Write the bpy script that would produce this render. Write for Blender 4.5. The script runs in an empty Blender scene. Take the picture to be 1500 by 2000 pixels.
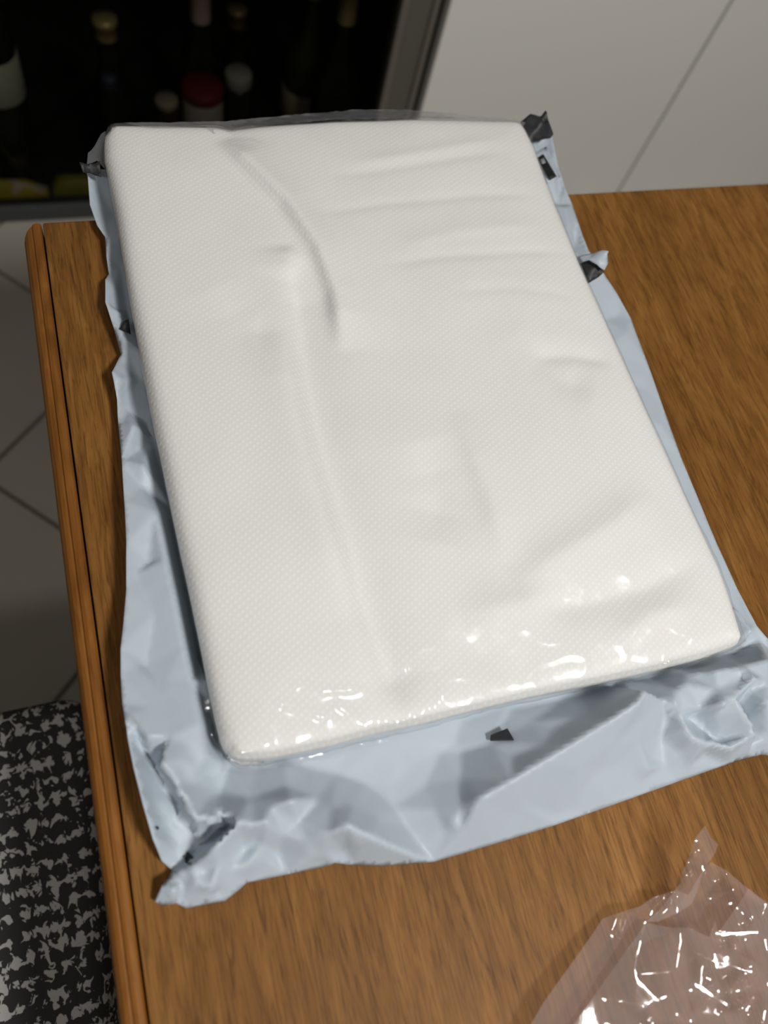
import bpy, bmesh, math, random
import numpy as np
from mathutils import Vector, Matrix, noise
from mathutils.geometry import delaunay_2d_cdt

S = bpy.context.scene
C = S.collection
random.seed(7)

# ------------------------------------------------------------------ camera
F = 1550.0                       # focal length in pixels of the 1500x2000 frame
CAMZ = 1.25                      # lens height above the floor; table top is at 0.75
TZ = 0.75
# rows: camera right, camera down, camera forward; columns: world X, world Y, world -Z
RC = np.array([[0.94693724, -0.25607169, -0.19426052],
               [-0.15949915, -0.89908845, 0.40767632],
               [0.27905175, 0.35505951, 0.89222355]])
W = RC * np.array([1, 1, -1])    # columns now world X, Y, +Z
cam = bpy.data.cameras.new('camera')
camo = bpy.data.objects.new('camera', cam)
C.objects.link(camo)
r, d, fw = Vector(W[0]), Vector(W[1]), Vector(W[2])
M = Matrix((r, -d, -fw)).transposed().to_4x4()
M.translation = Vector((0, 0, CAMZ))
camo.matrix_world = M
cam.sensor_fit = 'VERTICAL'
cam.sensor_height = 36.0
cam.sensor_width = 27.0
cam.lens = 36.0 * F / 2000.0
cam.clip_start = 0.02
cam.dof.use_dof = True
cam.dof.focus_distance = 0.56
cam.dof.aperture_fstop = 4.2
S.camera = camo

# ------------------------------------------------------------------ light
S.view_settings.view_transform = 'Standard'
S.view_settings.look = 'None'
S.view_settings.gamma = 1.0
S.view_settings.use_curve_mapping = False
S.view_settings.exposure = -0.60
world = bpy.data.worlds.new('room_ambient')
S.world = world
world.use_nodes = True
wb = world.node_tree.nodes['Background']
wb.inputs[0].default_value = (1.0, 0.95, 0.88, 1)
wb.inputs[1].default_value = 0.155
ld = bpy.data.lights.new('ceiling_lamp_light', 'AREA')
ld.shape = 'DISK'
ld.size = 0.30
ld.energy = 44.0
ld.color = (1.0, 0.972, 0.928)
lo = bpy.data.objects.new('ceiling_lamp_light', ld)
lo.location = (0.62, -0.62, 2.32)
lo.rotation_euler = (math.radians(24), math.radians(10), 0)
C.objects.link(lo)
ld2 = bpy.data.lights.new('second_ceiling_light', 'AREA')
ld2.shape = 'DISK'; ld2.size = 0.22; ld2.energy = 11.0; ld2.color = (1.0, 0.95, 0.89)
lo2 = bpy.data.objects.new('second_ceiling_light', ld2)
lo2.location = (-0.85, -0.90, 2.35)
lo2.rotation_euler = (math.radians(30), math.radians(-28), 0)
C.objects.link(lo2)
try:
    S.cycles.transparent_max_bounces = 24
except Exception:
    pass

# ------------------------------------------------------------------ helpers
def _dir(px, py):
    c = np.array([px - 750.0, py - 1000.0, F])
    return W.T @ c
def at(px, py, z):
    """world point where the sight line of a pixel meets height z"""
    v = _dir(px, py); s = (z - CAMZ) / v[2]
    return Vector((v[0] * s, v[1] * s, z))
def aty(px, py, y):
    v = _dir(px, py); s = y / v[1]
    return Vector((v[0] * s, y, CAMZ + v[2] * s))

def mat(name, base=(.8, .8, .8), rough=.5, spec=.5, metal=0.0):
    m = bpy.data.materials.new(name); m.use_nodes = True
    b = m.node_tree.nodes['Principled BSDF']
    b.inputs['Base Color'].default_value = (*base, 1)
    b.inputs['Roughness'].default_value = rough
    b.inputs['Specular IOR Level'].default_value = spec
    b.inputs['Metallic'].default_value = metal
    return m, m.node_tree.nodes, m.node_tree.links, b

def coords(n, l, scale=(1, 1, 1), rot=(0, 0, 0), loc=(0, 0, 0)):
    tc = n.new('ShaderNodeTexCoord'); mp = n.new('ShaderNodeMapping')
    mp.inputs['Scale'].default_value = scale
    mp.inputs['Rotation'].default_value = rot
    mp.inputs['Location'].default_value = loc
    l.new(tc.outputs['Object'], mp.inputs['Vector'])
    return mp.outputs['Vector']
def noise_tex(n, l, vec, scale, detail=3, rough=.5, dist=0.0):
    t = n.new('ShaderNodeTexNoise')
    t.inputs['Scale'].default_value = scale
    t.inputs['Detail'].default_value = detail
    t.inputs['Roughness'].default_value = rough
    t.inputs['Distortion'].default_value = dist
    if vec is not None: l.new(vec, t.inputs['Vector'])
    return t.outputs['Fac']
def ramp(n, l, fac, stops):
    r_ = n.new('ShaderNodeValToRGB')
    e = r_.color_ramp.elements
    while len(e) < len(stops): e.new(0.5)
    for i, (p, c) in enumerate(stops):
        e[i].position = p; e[i].color = (*c, 1) if len(c) == 3 else c
    l.new(fac, r_.inputs['Fac'])
    return r_.outputs['Color']
def math_n(n, l, op, a, b=None):
    m = n.new('ShaderNodeMath'); m.operation = op
    for i, v in enumerate((a, b)):
        if v is None: continue
        if isinstance(v, (int, float)): m.inputs[i].default_value = v
        else: l.new(v, m.inputs[i])
    return m.outputs[0]
def mixc(n, l, fac, a, b, mode='MIX'):
    m = n.new('ShaderNodeMix'); m.data_type = 'RGBA'; m.blend_type = mode
    for key, v in ((0, fac), (6, a), (7, b)):
        if isinstance(v, (int, float)): m.inputs[key].default_value = v
        elif isinstance(v, tuple): m.inputs[key].default_value = (*v, 1)
        else: l.new(v, m.inputs[key])
    return m.outputs[2]
def bump(n, l, bsdf, h, strength=.3, dist=.001):
    b = n.new('ShaderNodeBump')
    b.inputs['Strength'].default_value = strength
    b.inputs['Distance'].default_value = dist
    l.new(h, b.inputs['Height']); l.new(b.outputs[0], bsdf.inputs['Normal'])
    return b

def tag(o, label=None, cat=None, group=None, kind=None):
    if label: o['label'] = label
    if cat: o['category'] = cat
    if group: o['group'] = group
    if kind: o['kind'] = kind
    return o
def thing(name, label, cat, loc, group=None):
    o = bpy.data.objects.new(name, None); o.empty_display_size = .05
    o.location = loc; C.objects.link(o)
    return tag(o, label, cat, group)
def root_loc(o):
    p = Vector((0, 0, 0))
    while o is not None:
        p = p + o.location; o = o.parent
    return p
def mk(name, verts, faces, material, parent=None, smooth=False):
    me = bpy.data.meshes.new(name)
    me.from_pydata([tuple(v) for v in verts], [], faces)
    me.materials.append(material)
    if smooth:
        me.polygons.foreach_set('use_smooth', [True] * len(me.polygons))
    me.update()
    return link(name, me, parent)
def link(name, me, parent=None):
    o = bpy.data.objects.new(name, me); C.objects.link(o)
    if parent is not None:
        o.parent = parent
        top = parent
        while top.parent is not None: top = top.parent
        if parent is top:
            o.matrix_parent_inverse = Matrix.Translation(-top.location)
    return o
def from_bm(name, bm, material, parent=None, smooth=False):
    bmesh.ops.recalc_face_normals(bm, faces=bm.faces)
    me = bpy.data.meshes.new(name); bm.to_mesh(me); bm.free()
    me.materials.append(material)
    if smooth: me.polygons.foreach_set('use_smooth', [True] * len(me.polygons))
    return link(name, me, parent)
def box_bm(x0, x1, y0, y1, z0, z1, bev=0.0, seg=2):
    bm = bmesh.new()
    bmesh.ops.create_cube(bm, size=1)
    for v in bm.verts:
        v.co = Vector((x0 if v.co.x < 0 else x1, y0 if v.co.y < 0 else y1, z0 if v.co.z < 0 else z1))
    if bev > 0:
        bmesh.ops.bevel(bm, geom=bm.edges[:], offset=bev, segments=seg, affect='EDGES', profile=.6)
    return bm
def box(name, x0, x1, y0, y1, z0, z1, material, parent=None, bev=0.0, seg=2):
    return from_bm(name, box_bm(x0, x1, y0, y1, z0, z1, bev, seg), material, parent)
def sweep(name, prof, y0, y1, material, parent=None, smooth=False):
    """closed profile [(x,z)] drawn along Y with capped ends"""
    n = len(prof)
    v = [(x, y0, z) for x, z in prof] + [(x, y1, z) for x, z in prof]
    f = [(i, (i + 1) % n, n + (i + 1) % n, n + i) for i in range(n)]
    f += [tuple(range(n))[::-1], tuple(range(n, 2 * n))]
    o = mk(name, v, f, material, parent)
    bm = bmesh.new(); bm.from_mesh(o.data); bmesh.ops.recalc_face_normals(bm, faces=bm.faces); bm.to_mesh(o.data); bm.free()
    return o
def lathe(name, prof, origin, material, parent=None, seg=28, axis=None):
    """profile [(radius, height)] turned about the vertical through origin"""
    v, f = [], []
    for rr, h in prof:
        for k in range(seg):
            a = 2 * math.pi * k / seg
            v.append(Vector((rr * math.cos(a), rr * math.sin(a), h)))
    for i in range(len(prof) - 1):
        for k in range(seg):
            a, b = i * seg + k, i * seg + (k + 1) % seg
            f.append((a, b, b + seg, a + seg))
    f.append(tuple(range(seg))[::-1]); f.append(tuple(range((len(prof) - 1) * seg, len(prof) * seg)))
    q = axis.to_track_quat('Z', 'Y').to_matrix() if axis is not None else Matrix.Identity(3)
    v = [q @ p + Vector(origin) for p in v]
    o = mk(name, v, f, material, parent, smooth=True)
    return o
def solidify(o, t, offset=-1.0):
    m = o.modifiers.new('thickness', 'SOLIDIFY'); m.thickness = t; m.offset = offset
    return o

def inside(poly, x, y):
    """points (arrays) in polygon"""
    c = np.zeros(len(x), bool); n = len(poly)
    for i in range(n):
        x0, y0 = poly[i]; x1, y1 = poly[(i + 1) % n]
        if y0 == y1: continue
        cr = ((y0 > y) != (y1 > y)) & (x < (x1 - x0) * (y - y0) / (y1 - y0) + x0)
        c ^= cr
    return c
def crumple_sheet(outline, nodes, step, smooth=2, wrinkle=0.0, wscale=60.0, seed=0.0, floor=None, jit=None):
    """sheet from an outline and interior points [(x,y,z)]: straight facets between the
    given points (so folds stay sharp), resampled finely and relaxed a little"""
    cv = [Vector(p) for p in outline] + [Vector(p) for p in nodes]
    n0 = len(outline)
    poly = [(p[0], p[1]) for p in outline]
    vs, es, fs, ov, *_ = delaunay_2d_cdt([v.to_2d() for v in cv], [], [list(range(n0))], 1, 1e-6)
    zz = [cv[o[0]].z if o else 0.0 for o in ov]
    for i, o in enumerate(ov):            # points made by the triangulator itself
        if not o:
            j = min(range(len(cv)), key=lambda k: (cv[k].to_2d() - vs[i]).length); zz[i] = cv[j].z
    T = np.array([[(vs[k].x, vs[k].y, zz[k]) for k in f] for f in fs])
    if jit:                               # smaller facets: extra folds between the given points
        cnt, amp, keep = jit; rr_ = random.Random(5); extra = []; P = np.array(poly); lo_, hi_ = P.min(0), P.max(0)
        C2 = np.array([(c.x, c.y) for c in cv])
        while len(extra) < cnt:
            x, y = rr_.uniform(lo_[0], hi_[0]), rr_.uniform(lo_[1], hi_[1])
            if not keep(x, y) or not inside(poly, np.array([x]), np.array([y]))[0]: continue
            if np.hypot(C2[:, 0] - x, C2[:, 1] - y).min() < .006: continue
            for (x0, y0, z0), (x1, y1, z1), (x2, y2, z2) in T:
                det = (y1 - y2) * (x0 - x2) + (x2 - x1) * (y0 - y2)
                if abs(det) < 1e-14: continue
                a = ((y1 - y2) * (x - x2) + (x2 - x1) * (y - y2)) / det; b = ((y2 - y0) * (x - x2) + (x0 - x2) * (y - y2)) / det
                if a >= 0 and b >= 0 and a + b <= 1:
                    extra.append((x, y, a * z0 + b * z1 + (1 - a - b) * z2 + rr_.uniform(-amp, amp))); C2 = np.vstack([C2, (x, y)]); break
        return crumple_sheet(outline, list(nodes) + extra, step, smooth, wrinkle, wscale, seed, floor)
    # fine points
    fine = []
    for i in range(n0):
        a, b = Vector(poly[i]), Vector(poly[(i + 1) % n0])
        k = max(1, int((b - a).length / step))
        for j in range(k): fine.append(tuple(a.lerp(b, j / k)))
    nb = len(fine)
    P = np.array(poly); lo_, hi_ = P.min(0), P.max(0)
    xs = np.arange(lo_[0], hi_[0], step); ys = np.arange(lo_[1], hi_[1], step * .87)
    gx, gy = np.meshgrid(xs, ys); gx = gx + (np.arange(len(ys)) % 2)[:, None] * step * .5
    gx, gy = gx.ravel(), gy.ravel()
    rs = np.random.RandomState(3); gx = gx + rs.uniform(-.15, .15, len(gx)) * step; gy = gy + rs.uniform(-.15, .15, len(gy)) * step
    k = inside(poly, gx, gy); gx, gy = gx[k], gy[k]
    B = np.array(fine)
    dmin = np.full(len(gx), 9.0)
    for i in range(0, len(B)):
        dmin = np.minimum(dmin, np.hypot(gx - B[i, 0], gy - B[i, 1]))
    k = dmin > step * .55
    pts = fine + list(zip(gx[k], gy[k]))
    vs, es, fs, ov, *_ = delaunay_2d_cdt([Vector(p) for p in pts], [], [list(range(nb))], 1, 1e-7)
    X = np.array([v.x for v in vs]); Y = np.array([v.y for v in vs]); Z = np.full(len(X), np.nan); best = np.full(len(X), -1e9)
    for t in T:
        (x0, y0, z0), (x1, y1, z1), (x2, y2, z2) = t
        det = (y1 - y2) * (x0 - x2) + (x2 - x1) * (y0 - y2)
        if abs(det) < 1e-14: continue
        a = ((y1 - y2) * (X - x2) + (x2 - x1) * (Y - y2)) / det
        b = ((y2 - y0) * (X - x2) + (x0 - x2) * (Y - y2)) / det
        c = 1 - a - b
        q = np.minimum(np.minimum(a, b), c)
        m = q > best
        ac, bc, cc = np.clip(a, 0, 1), np.clip(b, 0, 1), np.clip(c, 0, 1)
        s = ac + bc + cc
        Z = np.where(m, (ac * z0 + bc * z1 + cc * z2) / s, Z); best = np.maximum(best, q)
    E = np.array(es) if len(es) else np.array([(f[i], f[(i + 1) % 3]) for f in fs for i in range(3)])
    E = np.array([(f[i], f[(i + 1) % len(f)]) for f in fs for i in range(len(f))])
    for _ in range(smooth):
        acc = np.zeros(len(Z)); cnt = np.zeros(len(Z))
        np.add.at(acc, E[:, 0], Z[E[:, 1]]); np.add.at(cnt, E[:, 0], 1)
        np.add.at(acc, E[:, 1], Z[E[:, 0]]); np.add.at(cnt, E[:, 1], 1)
        Z = Z * .5 + .5 * acc / np.maximum(cnt, 1)
    if wrinkle:
        for i in range(len(Z)):
            p = Vector((X[i] * wscale + seed, Y[i] * wscale, seed))
            a = noise.noise(p); b = noise.noise(p * 2.3 + Vector((5, 9, 2)))
            Z[i] += wrinkle * ((1 - abs(a) * 2.2) * .6 + (1 - abs(b) * 2.2) * .25 - .3)
    if floor is not None: Z = np.maximum(Z, floor)
    fs = [tuple(f) if ((X[f[1]] - X[f[0]]) * (Y[f[2]] - Y[f[0]]) - (Y[f[1]] - Y[f[0]]) * (X[f[2]] - X[f[0]])) > 0 else tuple(f)[::-1] for f in fs]
    return list(zip(X, Y, Z)), fs
def hpts(lst):
    out = []
    for p in lst:
        if p[0] == 'w': out.append((p[1], p[2], TZ + p[3] / 1000))
        else: out.append(tuple(at(p[0], p[1], TZ + p[2] / 1000)))
    return out

# ------------------------------------------------------------------ materials
def wood_mat(name, tint=1.0, grain=.85):
    m, n, l, b = mat(name, rough=.52, spec=.14)
    v1 = coords(n, l, (1, .06, 1))
    g = noise_tex(n, l, v1, 360, 4, .62, 1.4)
    v2 = coords(n, l, (1, .16, 1), loc=(3.1, 1.7, 0))
    mid = noise_tex(n, l, v2, 62, 4, .6, 1.8)
    v3 = coords(n, l, (1, .22, 1), loc=(9.1, 4.7, 0))
    big = noise_tex(n, l, v3, 9, 2, .5, .8)
    v4 = coords(n, l, (1, .09, 1), loc=(2, 8, 0))
    pore = noise_tex(n, l, v4, 520, 2, .6)
    c1 = ramp(n, l, mid, [(.30, (.165 * tint, .074 * tint, .0195 * tint)), (.52, (.222 * tint, .104 * tint, .028 * tint)), (.74, (.285 * tint, .140 * tint, .042 * tint))])
    c2 = ramp(n, l, g, [(.33, (.52, .48, .44)), (.50, (.96, .95, .94)), (.72, (1.18, 1.19, 1.2))])
    c = mixc(n, l, grain, c1, c2, 'MULTIPLY')
    c3 = ramp(n, l, big, [(.3, (.84, .82, .8)), (.7, (1.12, 1.12, 1.12))])
    c = mixc(n, l, 1.0, c, c3, 'MULTIPLY')
    c4 = ramp(n, l, pore, [(.30, (.36, .31, .27)), (.43, (1, 1, 1))])
    c = mixc(n, l, .6 * grain, c, c4, 'MULTIPLY')
    if grain < .5: c = mixc(n, l, 1.0, c, (1.12, .98, .80), 'MULTIPLY')
    c = mixc(n, l, 1.0, c, (.90, .86, .73), 'MULTIPLY')
    l.new(c, b.inputs['Base Color'])
    bump(n, l, b, g, .10, .0006)
    return m
M_WOOD = wood_mat('oak_veneer')
M_EDGE = wood_mat('oak_moulding', .95, .3)

def cloth_mat():
    m, n, l, b = mat('embossed_nonwoven', rough=.75, spec=.25)
    k = 2 * math.pi / .0047
    vec = coords(n, l, (k, k * .92, k), rot=(0, 0, .30))
    sep = n.new('ShaderNodeSeparateXYZ'); l.new(vec, sep.inputs[0])
    s = math_n(n, l, 'SINE', sep.outputs[0]); t = math_n(n, l, 'SINE', sep.outputs[1])
    p = math_n(n, l, 'MULTIPLY', s, t)
    h = math_n(n, l, 'MAXIMUM', p, 0.0)
    fine = noise_tex(n, l, coords(n, l), 900, 2)
    col = mixc(n, l, h, (.778, .779, .764), (.838, .839, .826))
    l.new(col, b.inputs['Base Color'])
    hh = math_n(n, l, 'ADD', h, math_n(n, l, 'MULTIPLY', fine, .25))
    bump(n, l, b, hh, .24, .0005)
    b.inputs['Subsurface Weight'].default_value = .0
    return m
M_CLOTH = cloth_mat()

def film_mat(name, tint, haze, hazecol, gloss=1.0, rough=.06, bscale=55, bstr=.25):
    m = bpy.data.materials.new(name); m.use_nodes = True
    n, l = m.node_tree.nodes, m.node_tree.links
    n.remove(n['Principled BSDF']); out = n['Material Output']
    tr = n.new('ShaderNodeBsdfTransparent'); tr.inputs[0].default_value = (*tint, 1)
    gl = n.new('ShaderNodeBsdfGlossy'); gl.inputs['Roughness'].default_value = rough
    df = n.new('ShaderNodeBsdfDiffuse'); df.inputs[0].default_value = (*hazecol, 1)
    fr = n.new('ShaderNodeLayerWeight'); fr.inputs['Blend'].default_value = .5
    fac = math_n(n, l, 'MULTIPLY', math_n(n, l, 'ADD', math_n(n, l, 'MULTIPLY', math_n(n, l, 'POWER', fr.outputs['Facing'], 4.0), .20), .05), gloss)
    v = coords(n, l)
    h = noise_tex(n, l, v, bscale, 2, .5, 1.0)
    bp = n.new('ShaderNodeBump'); bp.inputs['Strength'].default_value = bstr; bp.inputs['Distance'].default_value = .004
    l.new(h, bp.inputs['Height'])
    l.new(bp.outputs[0], gl.inputs['Normal']); l.new(bp.outputs[0], fr.inputs['Normal'])
    m1 = n.new('ShaderNodeMixShader'); m1.inputs[0].default_value = haze
    l.new(tr.outputs[0], m1.inputs[1]); l.new(df.outputs[0], m1.inputs[2])
    m2 = n.new('ShaderNodeMixShader'); l.new(math_n(n, l, 'MINIMUM', fac, .3), m2.inputs[0])
    l.new(m1.outputs[0], m2.inputs[1]); l.new(gl.outputs[0], m2.inputs[2])
    l.new(m2.outputs[0], out.inputs['Surface'])
    return m
M_WRAP = film_mat('clear_wrap', (.99, .99, .99), .03, (.85, .86, .88), 1.5, .16, 40, .08)
M_WRAPEDGE = film_mat('clear_wrap_doubled', (.93, .93, .94), .22, (.5, .51, .54), 1.5, .12, 60, .2)
M_LOOSE = film_mat('loose_clear_film', (.975, .95, .945), .15, (.72, .60, .58), 2.2, .09, 50, .06)
M_GLASS = film_mat('door_glass', (.58, .58, .56), .0, (0, 0, 0), .16, .02, 1, 0)

def mailer_mat():
    m, n, l, b = mat('grey_polyethylene', (.50, .555, .62), rough=.45, spec=.30)
    v = coords(n, l)
    a = noise_tex(n, l, v, 18, 3, .55, .5)
    c = mixc(n, l, a, (.385, .445, .505), (.435, .495, .555))
    l.new(c, b.inputs['Base Color'])
    h = noise_tex(n, l, v, 130, 3, .6, 1.5)
    bump(n, l, b, h, .05, .0015)
    return m
M_MAIL = mailer_mat()
M_BLACK, n_, l_, b_ = mat('black_polyethylene', (.020, .021, .023), rough=.5, spec=.35)
bump(n_, l_, b_, noise_tex(n_, l_, coords(n_, l_), 160, 3, .6, 1.0), .12, .002)
M_INK, *_ = mat('black_print', (.012, .013, .013), rough=.5, spec=.3)
M_PRINT2, *_ = mat('grey_print', (.22, .23, .24), rough=.5, spec=.3)

# ------------------------------------------------------------------ floor and wall
M_GROUT, n_, l_, b_ = mat('grey_grout', (.17, .155, .125), rough=.9, spec=.2)
M_TILE, n_, l_, b_ = mat('pale_floor_tile', (.40, .37, .31), rough=.35, spec=.4)
c_ = mixc(n_, l_, noise_tex(n_, l_, coords(n_, l_), 6, 3), (.38, .35, .295), (.42, .39, .33))
l_.new(c_, b_.inputs['Base Color'])
M_WALL, *_ = mat('off_white_paint', (.62, .60, .56), rough=.8, spec=.2)
floor = box('floor', -1.6, 2.6, -1.3, 1.85, -.05, -.0025, M_GROUT)
tag(floor, kind='structure', label='pale diagonal tiled kitchen floor left of the wooden table', cat='floor')
A = math.radians(44)
ua, va = Vector((math.cos(A), math.sin(A))), Vector((-math.sin(A), math.cos(A)))
TS = .33; V0, U0 = .66, .29
bm = box_bm(-TS / 2 + .0035, TS / 2 - .0035, -TS / 2 + .0035, TS / 2 - .0035, -.006, 0, .0012, 1)
tile_me = None
for i in range(-8, 9):
    for j in range(-8, 9):
        c2 = ua * (U0 + (i + .5) * TS) + va * (V0 + (j + .5) * TS)
        if not (-1.15 < c2.x < 2.1 and -.9 < c2.y < 1.55): continue
        if tile_me is None:
            o = from_bm('floor_tile', bm, M_TILE, floor); tile_me = o.data
        else:
            o = link('floor_tile', tile_me, floor)
        o.matrix_parent_inverse = Matrix.Identity(4)
        o.location = (c2.x, c2.y, 0); o.rotation_euler = (0, 0, A)
wall = box('wall_back', -1.6, 2.6, 1.85, 1.95, -.05, 2.5, M_WALL)
tag(wall, kind='structure', label='plain off-white wall behind the fridge and cabinets', cat='wall')

# ------------------------------------------------------------------ wine fridge
FY = 1.20
M_FBLACK, *_ = mat('fridge_black', (.010, .010, .010), rough=.6, spec=.2)
M_ALU, n_, l_, b_ = mat('brushed_aluminium', (.36, .34, .30), rough=.42, spec=.5, metal=.75)
M_ALU2, *_ = mat('grey_door_frame', (.135, .128, .105), rough=.5, spec=.4, metal=.2)
M_PLINTH, *_ = mat('dark_grey_plinth', (.050, .053, .055), rough=.6, spec=.3)
M_SHELF, *_ = mat('black_wire', (.02, .02, .02), rough=.5)
fr = thing('wine_fridge', 'dark glass-fronted drinks fridge with grey metal door frame', 'fridge', (.2, 1.5, 0))
FX0, FX1 = -.42, .592
box('side_panel', FX0, FX0 + .03, FY + .03, 1.80, .005, .86, M_FBLACK, fr)
box('side_panel', FX1 - .03, FX1, FY + .03, 1.80, .005, .86, M_FBLACK, fr)
box('back_panel', FX0 + .03, FX1 - .03, 1.77, 1.80, .005, .86, M_FBLACK, fr)
box('top_panel', FX0 + .03, FX1 - .03, FY + .03, 1.77, .83, .86, M_FBLACK, fr)
box('bottom_panel', FX0 + .03, FX1 - .03, FY + .03, 1.77, .005, .028, M_FBLACK, fr)
box('shelf', FX0 + .03, FX1 - .03, FY + .06, 1.77, .50, .512, M_SHELF, fr)
door = box('door_stile', .535, .578, FY + .004, FY + .028, .004, .86, M_ALU2, fr, .002)
box('stile_trim', .523, .535, FY - .002, FY + .028, .004, .86, M_ALU, fr, .002)
box('stile_trim', .578, .588, FY - .004, FY + .028, .004, .86, M_ALU, fr, .002)
box('door_stile', FX0 + .004, FX0 + .06, FY, FY + .028, .004, .86, M_ALU2, fr, .002)
box('door_rail', FX0 + .06, .523, FY, FY + .028, .004, .036, M_PLINTH, fr, .003)
box('door_rail', FX0 + .06, .523, FY, FY + .028, .80, .86, M_ALU2, fr, .003)
g = box('glass_pane', FX0 + .06, .523, FY + .010, FY + .014, .036, .80, M_GLASS, fr)
tag(g, label='dark tinted glass pane')

# bottles and jars inside the fridge
M_BOT, *_ = mat('dark_bottle_glass', (.006, .008, .006), rough=.12, spec=.5)
M_BOT2, *_ = mat('olive_bottle_glass', (.030, .030, .014), rough=.15, spec=.5)
M_BOT3, *_ = mat('brown_bottle_glass', (.030, .014, .007), rough=.15, spec=.5)
M_LABW, *_ = mat('white_paper_label', (.74, .74, .62), rough=.7)
M_LABB, *_ = mat('beige_paper_label', (.42, .36, .27), rough=.7)
M_FOILP, *_ = mat('pale_pink_foil', (.78, .60, .55), rough=.4, spec=.5)
M_FOILG, *_ = mat('gold_foil', (.66, .52, .24), rough=.35, spec=.6, metal=.3)
M_FOILD, *_ = mat('bronze_foil', (.24, .18, .09), rough=.35, spec=.6, metal=.3)
M_RED, *_ = mat('red_lid', (.19, .012, .014), rough=.45)
M_WHITEJ, *_ = mat('white_jar', (.42, .36, .34), rough=.5)
M_GREYCAP, *_ = mat('grey_cap', (.42, .41, .37), rough=.5)
M_BLUECAP, *_ = mat('dark_blue_cap', (.05, .06, .11), rough=.5)
BZ = .028
def bottle(x, y, label, glass, foil=None, lab=None, h=.32, rb=.038, rn=.0145, foil_h=.07, lab_z=(.05, .14), neck=.62):
    t = thing('bottle', label, 'bottle', (x, y, BZ), 'bottles standing inside the fridge')
    s0, s1 = h * (neck - .12), h * neck
    lathe('bottle_body', [(rb * .9, 0), (rb, .006), (rb, s0), (rb * .94, s0 + .012), (rb * .72, s0 + .03), (rn * 1.25, s1 + .018), (rn, s1 + .04), (rn, h - .012), (rn * 1.15, h - .011), (rn * 1.15, h - .001)], (x, y, BZ), glass, t)
    if foil: lathe('neck_foil', [(rn + .001, h - foil_h), (rn + .0012, h - foil_h + .001), (rn + .0012, h - .012), (rn * 1.15 + .0012, h - .011), (rn * 1.15 + .0012, h + .001), (.002, h + .002)], (x, y, BZ), foil, t)
    if lab: lathe('paper_label', [(rb + .0006, lab_z[0]), (rb + .0010, lab_z[0] + .0005), (rb + .0010, lab_z[1]), (rb + .0006, lab_z[1] + .0005)], (x, y, BZ), lab, t)
    return t
def placed(px, py, Y): p = aty(px, py, Y); return p.x, p.y, p.z
YB = 1.295
x, y, z = placed(676, 40, YB); bottle(x, y, 'black sparkling wine bottle with gold neck foil beside the fridge frame', M_BOT, M_FOILG, None, h=.375, rb=.046, rn=.0155, foil_h=.375 - (z - BZ))
x, y, z = placed(392, 50, 1.365); bottle(x, y, 'dark bottle with pale pink neck foil, left of the gold-necked one', M_BOT, M_FOILP, None, h=.37, rb=.040, rn=.0165, foil_h=.37 - (z - BZ))
x, y, z = placed(600, 120, 1.405); bottle(x, y, 'olive glass bottle with beige label behind the black sparkling wine', M_BOT2, M_FOILD, M_LABB, h=.31, rb=.045, rn=.014, foil_h=.03, lab_z=(.04, .10))
x, y, z = placed(8, 190, YB); bottle(x - .005, y, 'dark bottle with white label at the left edge of the picture', M_BOT, None, M_LABW, h=.43, rb=.042, lab_z=(z - BZ + .012, z - BZ + .088), neck=.86)
x, y, z = placed(205, 48, 1.33); bottle(x, y, 'dark slim bottle with gold cap behind the glass door', M_BOT, M_FOILG, None, h=z - BZ + .012, rb=.036, rn=.0165, foil_h=.034)
x, y, z = placed(463, 28, 1.43); bottle(x, y, 'dark bottle with dull bronze cap right of the pink-foil one', M_BOT, M_FOILD, None, h=z - BZ + .012, rb=.036, rn=.015, foil_h=.032)
x, y, z = placed(212, 148, 1.25); bottle(x, y, 'small dark bottle with a blue cap low in the fridge', M_BOT, M_BLUECAP, None, h=max(.1, z - BZ), rb=.030, rn=.010, foil_h=.022, neck=.6)
def jar(px, py, Y, label, rad, body, lid, hl=.02):
    p = aty(px, py, Y)
    t = thing('jar', label, 'jar', (p.x, Y, BZ), 'jars inside the fridge')
    H = p.z - BZ
    lathe('jar_body', [(rad * .9, 0), (rad, .004), (rad, H - hl - .006), (rad * .9, H - hl)], (p.x, Y, BZ), body, t)
    lathe('lid', [(rad * .95, H - hl + .0005), (rad * 1.02, H - hl + .002), (rad * 1.02, H - .003), (rad * .96, H)], (p.x, Y, BZ), lid, t)
jar(396, 165, 1.275, 'white jar with a round red lid', .036, M_WHITEJ, M_RED, .022)
jar(325, 192, 1.27, 'small brown jar left of the red-lidded one', .020, M_BOT3, M_LABB, .012)
jar(466, 140, 1.30, 'dark jar with a pale grey lid right of the red-lidded one', .024, M_BOT, M_GREYCAP, .026)
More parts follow.
